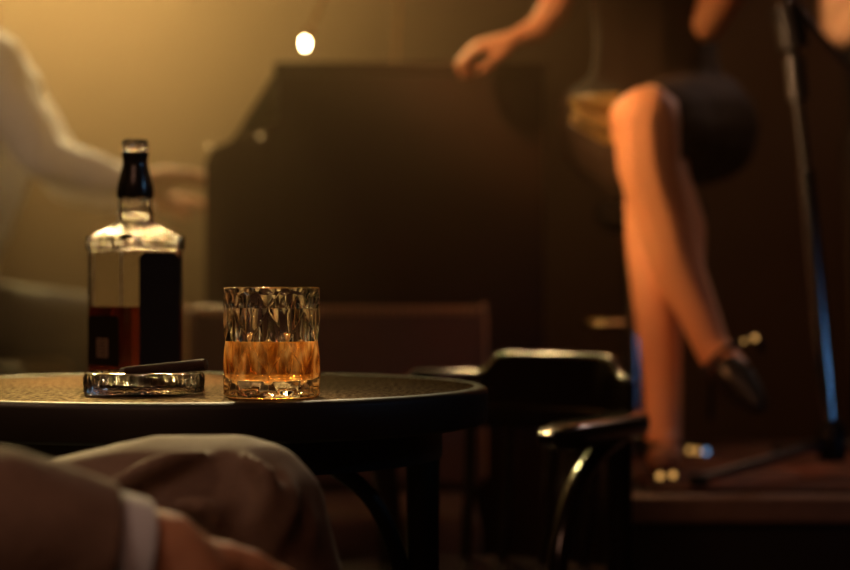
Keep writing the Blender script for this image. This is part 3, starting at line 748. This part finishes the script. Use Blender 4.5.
# ------------------------------------------------------------------ man in the foreground
D = 1.46
t = thing('person', 'seated man in front in brown jacket, white cuff and grey-brown trousers', 'person', (-.62,1.35,0))
kc = P(240,524,D)
hipm = Vector((-.66,1.40,.54)); 
# far leg crossed over: thigh, knee, hanging shin
h1 = hipm+Vector((.03,.09,-.01))
an1 = Vector((kc.x+.13,kc.y-.02,.27))
hsup = hipm+Vector((.03,-.09,0)); ksup = Vector((-.17,1.22,.515)); asup = Vector((-.16,1.24,.09))
S = chain((h1,.098),(Vector((-.34,1.47,.592)),.087),(kc+Vector((-.06,0,-.008)),.073),(kc,.0665))
S += chain((kc,.0665),(kc+Vector((.028,-.005,-.10)),.064),(kc.lerp(an1,.55),.062),(an1,.052))
S += chain((hsup,.10),(hsup.lerp(ksup,.5),.082),(ksup,.064),(ksup.lerp(asup,.4)+Vector((-.01,0,0)),.062),(asup,.052))
S += chain((hipm+Vector((-.03,-.06,0)),.12),(hipm+Vector((-.03,.06,0)),.12)) + chain((hipm,.12),(hipm+Vector((-.02,0,.16)),.12))
# cloth folds that fan out from behind the bent knee
def fold(pts, r):
    q = catmull(pts, 5); n = len(q)-1
    return chain(*[(p+Vector((0,.006*(1-math.sin(PI*i/n)),0)), r*(.35+.65*math.sin(PI*i/n))) for i, p in enumerate(q)])
S += fold([P(100,495,1.392),P(130,478,1.396),P(165,462,1.402),P(203,452,1.408)], .0085)
S += fold([P(238,452,1.412),P(262,466,1.403),P(270,490,1.399),P(260,522,1.395),P(236,556,1.394)], .0085)
S += fold([P(285,470,1.418),P(293,495,1.410),P(284,525,1.402),P(262,560,1.398),P(250,590,1.397)], .0080)
S += fold([P(308,500,1.430),P(312,530,1.422),P(306,570,1.415)], .0070)
S += fold([P(150,520,1.390),P(185,505,1.388),P(215,515,1.388),P(222,545,1.389)], .0080)
blob('trousers', S, M['trousers'], t, .0055, 9, lambda c: .0022*noise.noise(c*14))
# body: neck, head, wrist, hand
chm = Vector((-.76,1.40,1.02)); nkm = Vector((-.76,1.40,1.20)); shr = Vector((-.70,1.20,1.14)); shl = Vector((-.72,1.60,1.14))
elr = Vector((-.52,1.13,.70))
wrm = P(122,560,1.215)
S = chain((nkm-Vector((0,0,.05)),.058),(nkm+Vector((.02,0,.08)),.056)) + head(nkm+Vector((.04,0,.19)),(1,0,-.1)) + chain((chm,.09),(nkm-Vector((0,0,.05)),.05)) + chain((chm+Vector((0,0,.08)),.06),(shr,.04),(elr,.036))
S += chain((elr,.038),(elr.lerp(wrm,.7),.034),(wrm,.030))
S += hand(wrm+Vector((.006,0,.000)), (1,.08,-1.35), (0,1,-.15), 1.12, (22,30,22), 1, .8)
S += chain((wrm,.036),(P(156,566,1.217),.036),(P(185,598,1.218),.036)) 
wl = Vector((-.45,1.50,.70)); ell = Vector((-.66,1.64,.84))
blob('body', S, M['skin_man'], t, .005, 3, lambda c: .0012*noise.noise(c*60))
cf0 = P(55,556,1.20); cf1 = P(105,566,1.21); ax = (cf1-cf0).normalized()
bm = bmesh.new()
lathe(bm, [(.0395,-.03),(.0455,-.03),(.0470,0),(.0465,.022),(.0455,.0305),(.0435,.032),(.0415,.0305),(.0405,.0)], P(84,562,1.205), 48, axis=ax,
      fn=lambda r,z,a: r*(1+.02*math.sin(3*a)))
obj('shirt_cuff', bm, M['cuff'], t)
S = chain((hipm+Vector((-.06,0,.06)),.15),(chm,.15),(chm+Vector((0,0,.06)),.12)) + chain((hipm+Vector((-.06,-.08,.08)),.13),(shr+Vector((-.03,.06,-.08)),.10)) + chain((hipm+Vector((-.06,.08,.08)),.13),(shl+Vector((-.03,-.06,-.08)),.10))
S += chain((chm+Vector((0,0,.08)),.09),(shr,.07),(shr.lerp(elr,.5),.066),(elr,.062),(P(-5,543,1.185),.0590),(P(118,566,1.208),.0485)) + chain((chm+Vector((0,0,.08)),.09),(shl,.07),(ell,.06),(wl+Vector((-.1,.03,.03)),.05))
jk = blob('jacket', S, M['jacket'], t, .007, 5, lambda c: .004*noise.noise(c*13)+.0016*noise.noise(c*40))
bm = bmesh.new(); bm.from_mesh(jk.data)     # the sleeve ends in a clean hem
bmesh.ops.bisect_plane(bm, geom=bm.verts[:]+bm.edges[:]+bm.faces[:], plane_co=P(97,560,1.205), plane_no=ax, clear_outer=True)
bm.to_mesh(jk.data); bm.free()
blob('hair', chain((nkm+Vector((.01,0,.245)),.088),(nkm+Vector((.05,0,.265)),.076)), M['hair'], t, .009, 3)
for a_, dr_ in ((asup,Vector((1,0,-.02))),(an1,Vector((.9,0,-.45)))):
    c = a_+Vector((0,0,-.045)); blob('shoe', chain((c,.042),(c+dr_*.09,.040),(c+dr_*.18+Vector((0,0,-.008)),.032)), M['shoe'], t, .008, 3)
# his chair
sx, sy = -.70, 1.40
t = thing('side_chair', 'plain dark wooden chair the man in front sits on', 'chair', (sx,sy,0))
bm = bmesh.new(); box(bm, (sx-.22,sy-.22,.381), (sx+.21,sy+.22,.4185), .012, 3); obj('seat', bm, M['chairw'], t)
for a_ in (-1,1):
    for b_ in (-1,1):
        bm = bmesh.new(); tube(bm, [(sx+a_*.18,sy+b_*.18,.41),(sx+a_*.19,sy+b_*.19,0)], .017, n=10); obj('leg', bm, M['chairw'], t)
bm = bmesh.new(); box(bm, (sx-.245,sy-.22,.42), (sx-.223,sy+.22,.86), .010, 3); obj('backrest', bm, M['chairw'], t)

# ------------------------------------------------------------------ lights
def light(kind, name, loc, target, power, color, **kw):
    l = bpy.data.lights.new(name, kind); l.energy = power; l.color = color
    for k, v in kw.items(): setattr(l, k, v)
    o = bpy.data.objects.new(name, l); col.objects.link(o); o.location = loc
    o.rotation_euler = (Vector(target)-Vector(loc)).to_track_quat('-Z','Y').to_euler()
    return o
WARM = (1,.62,.22)
# haze beam high at the back left, pointing into the room
light('SPOT', 'stage_spot_back', (-1.3,6.7,3.0), (-.95,3.4,.9), 1250, (1,.60,.19), spot_size=math.radians(50), spot_blend=1, shadow_soft_size=.10)
# wash on the back wall
light('SPOT', 'wall_wash', (-1.1,5.3,2.9), (-1.05,7.2,2.25), 620, (1,.60,.19), spot_size=math.radians(58), spot_blend=1, shadow_soft_size=.2)
light('SPOT', 'pianist_rim', (-.9,5.6,2.9), (-.80,4.1,1.12), 300, (1,.66,.30), spot_size=math.radians(26), spot_blend=.8, shadow_soft_size=.08)  # this and the front spot are added to brighten the pianist
light('SPOT', 'pianist_front', (-2.3,2.2,2.2), (-.95,4.1,1.15), 20, (1,.74,.55), spot_size=math.radians(24), spot_blend=.8, shadow_soft_size=.08)
# warm key on the singer from the left; later keys are added accents
light('SPOT', 'singer_key', (-2.3,2.45,2.3), (.32,3.25,1.12), 640, (1,.48,.165), spot_size=math.radians(12.5), spot_blend=.9, shadow_soft_size=.08)
light('SPOT', 'arm_key', (-1.3,2.6,2.5), (.18,3.72,1.27), 200, (1,.47,.17), spot_size=math.radians(15), spot_blend=.8, shadow_soft_size=.06)
light('SPOT', 'stand_key', (-1.6,1.9,1.5), (.59,3.1,1.08), 60, (1,.60,.30), spot_size=math.radians(9), spot_blend=.8, shadow_soft_size=.06)
light('SPOT', 'performer_key', (1.5,2.0,2.3), (.84,4.05,1.34), 330, (1,.72,.38), spot_size=math.radians(14), spot_blend=.8, shadow_soft_size=.06)
light('SPOT', 'low_key', (-1.5,2.2,1.7), (.33,3.45,.755), 60, (1,.62,.30), spot_size=math.radians(5), spot_blend=.8, shadow_soft_size=.05)
light('SPOT', 'shin_key', (-1.8,2.1,1.6), (.37,3.17,.70), 85, (1,.38,.13), spot_size=math.radians(9), spot_blend=.9, shadow_soft_size=.06)
# over the table from behind; sparkle spots are added only for glints
light('SPOT', 'table_back_light', (-1.75,5.2,2.7), (-.52,1.95,.72), 120, (1,.58,.22), spot_size=math.radians(15), spot_blend=1, shadow_soft_size=.12)
light('SPOT', 'table_sparkle', (-.9,5.4,2.3), (-.2,1.95,.80), 80, (1,.68,.34), spot_size=math.radians(8), spot_blend=.8, shadow_soft_size=.05)
light('SPOT', 'glass_sparkle', (.15,5.6,2.6), (-.16,1.8,.80), 60, (1,.75,.45), spot_size=math.radians(7), spot_blend=.8, shadow_soft_size=.05)
light('SPOT', 'chair_back_light', (-.2,4.9,3.1), (.17,2.65,.70), 270, (1,.56,.22), spot_size=math.radians(13), spot_blend=.8, shadow_soft_size=.12)
light('SPOT', 'rim_right', (1.9,4.9,2.4), (.40,3.15,.85), 45, (.95,.62,.50), spot_size=math.radians(18), spot_blend=.7, shadow_soft_size=.12)
for k, (x, y, z) in enumerate(((-.7,5.6,2.5),(-.1,5.2,2.9),(-1.4,5.4,2.2),(-.45,5.9,3.1))):
    light('SPOT', 'bottle_sparkle', (x,y,z), (-.3,2.13,.88), 420, (1,.56,.20), spot_size=math.radians(3.6), spot_blend=.9, shadow_soft_size=.09)
for x, y, z in ((-.42,2.95,2.85),(-.16,2.8,3.0),(-.30,3.4,3.1),(-.62,2.6,2.6),(.05,3.0,2.7)):
    light('SPOT', 'overhead_sparkle', (x,y,z), (-.305,2.12,.885), 700, (1,.55,.19), spot_size=math.radians(5.5), spot_blend=.9, shadow_soft_size=.09)
for x, y, z in ((-1.1,4.6,2.0),(.5,4.7,2.5),(-.5,3.6,2.9)):
    light('SPOT', 'tumbler_sparkle', (x,y,z), (-.134,1.765,.79), 600, (1,.70,.36), spot_size=math.radians(3.6), spot_blend=.9, shadow_soft_size=.08)
# cold light from the front right, from unseen spots rather than a window
light('SPOT', 'cold_stand_light', (2.2,1.7,.70), (.64,3.1,.64), 4, (.2,.5,1), spot_size=math.radians(17), spot_blend=.8, shadow_soft_size=.10)
light('SPOT', 'cold_table', (1.15,1.55,1.42), (-.22,1.98,.85), 6.0, (.25,.58,1), spot_size=math.radians(24), spot_blend=.6, shadow_soft_size=.10)
light('SPOT', 'front_left_fill', (-1.5,1.9,2.6), (-.33,1.4,.66), 40, (1,.58,.32), spot_size=math.radians(26), spot_blend=.8, shadow_soft_size=.10)
light('SPOT', 'sleeve_light', (-.9,.5,1.9), (-.33,1.2,.62), 15, (1,.66,.46), spot_size=math.radians(30), spot_blend=.8, shadow_soft_size=.10)
light('AREA', 'room_fill', (-.6,-.6,2.9), (0,2.6,.6), 11, (1,.46,.28), size=1.2)
light('SPOT', 'wall_wash_right', (1.9,5.2,3.0), (1.0,7.2,1.4), 18, (1,.48,.26), spot_size=math.radians(95), spot_blend=1, shadow_soft_size=.3)  # added to lift the dark right part of the back wall
light('SPOT', 'rug_light', (1.3,3.9,3.1), (.85,3.1,.5), 30, (1,.55,.30), spot_size=math.radians(36), spot_blend=1, shadow_soft_size=.2)

w = bpy.data.worlds.new('World'); bpy.context.scene.world = w; w.use_nodes = True
nt = w.node_tree; nt.nodes['Background'].inputs[0].default_value = (.10,.055,.03,1); nt.nodes['Background'].inputs[1].default_value = .12
vs = nt.nodes.new('ShaderNodeVolumeScatter'); vs.inputs['Color'].default_value = (1,.68,.42,1); vs.inputs['Anisotropy'].default_value = .3
# smoke hangs over the left of the stage and thins out towards the room and the right
ge = nt.nodes.new('ShaderNodeNewGeometry'); sp = nt.nodes.new('ShaderNodeSeparateXYZ'); nt.links.new(ge.outputs['Position'], sp.inputs[0])
def rng(sock, a, b, lo, hi):
    m = nt.nodes.new('ShaderNodeMapRange'); m.interpolation_type = 'SMOOTHSTEP'
    for k, v in zip(('From Min','From Max','To Min','To Max'), (a,b,lo,hi)): m.inputs[k].default_value = v
    nt.links.new(sock, m.inputs['Value']); return m.outputs[0]
def mul(a, b):
    m = nt.nodes.new('ShaderNodeMath'); m.operation = 'MULTIPLY'; nt.links.new(a, m.inputs[0]); nt.links.new(b, m.inputs[1]); return m.outputs[0]
dn = mul(mul(rng(sp.outputs['Y'], 2.5, 3.5, .004, HAZE), rng(sp.outputs['X'], -.5, .7, 1, .14)), rng(sp.outputs['Z'], .55, 1.5, .22, 1))
nt.links.new(dn, vs.inputs['Density'])
nt.links.new(vs.outputs[0], nt.nodes['World Output'].inputs['Volume'])

# ------------------------------------------------------------------ camera
cd = bpy.data.cameras.new('camera'); cam = bpy.data.objects.new('camera', cd); col.objects.link(cam)
cam.location = (0,0,EYE); cam.rotation_euler = (PI/2,0,0)
cd.sensor_width = 36; cd.lens = 85; cd.clip_start = .05
cd.dof.use_dof = True; cd.dof.focus_distance = 1.745; cd.dof.aperture_fstop = 3.6
sc_ = bpy.context.scene; sc_.camera = cam
sc_.cycles.sample_clamp_indirect = 60; sc_.cycles.blur_glossy = .3
sc_.view_settings.view_transform = 'Standard'
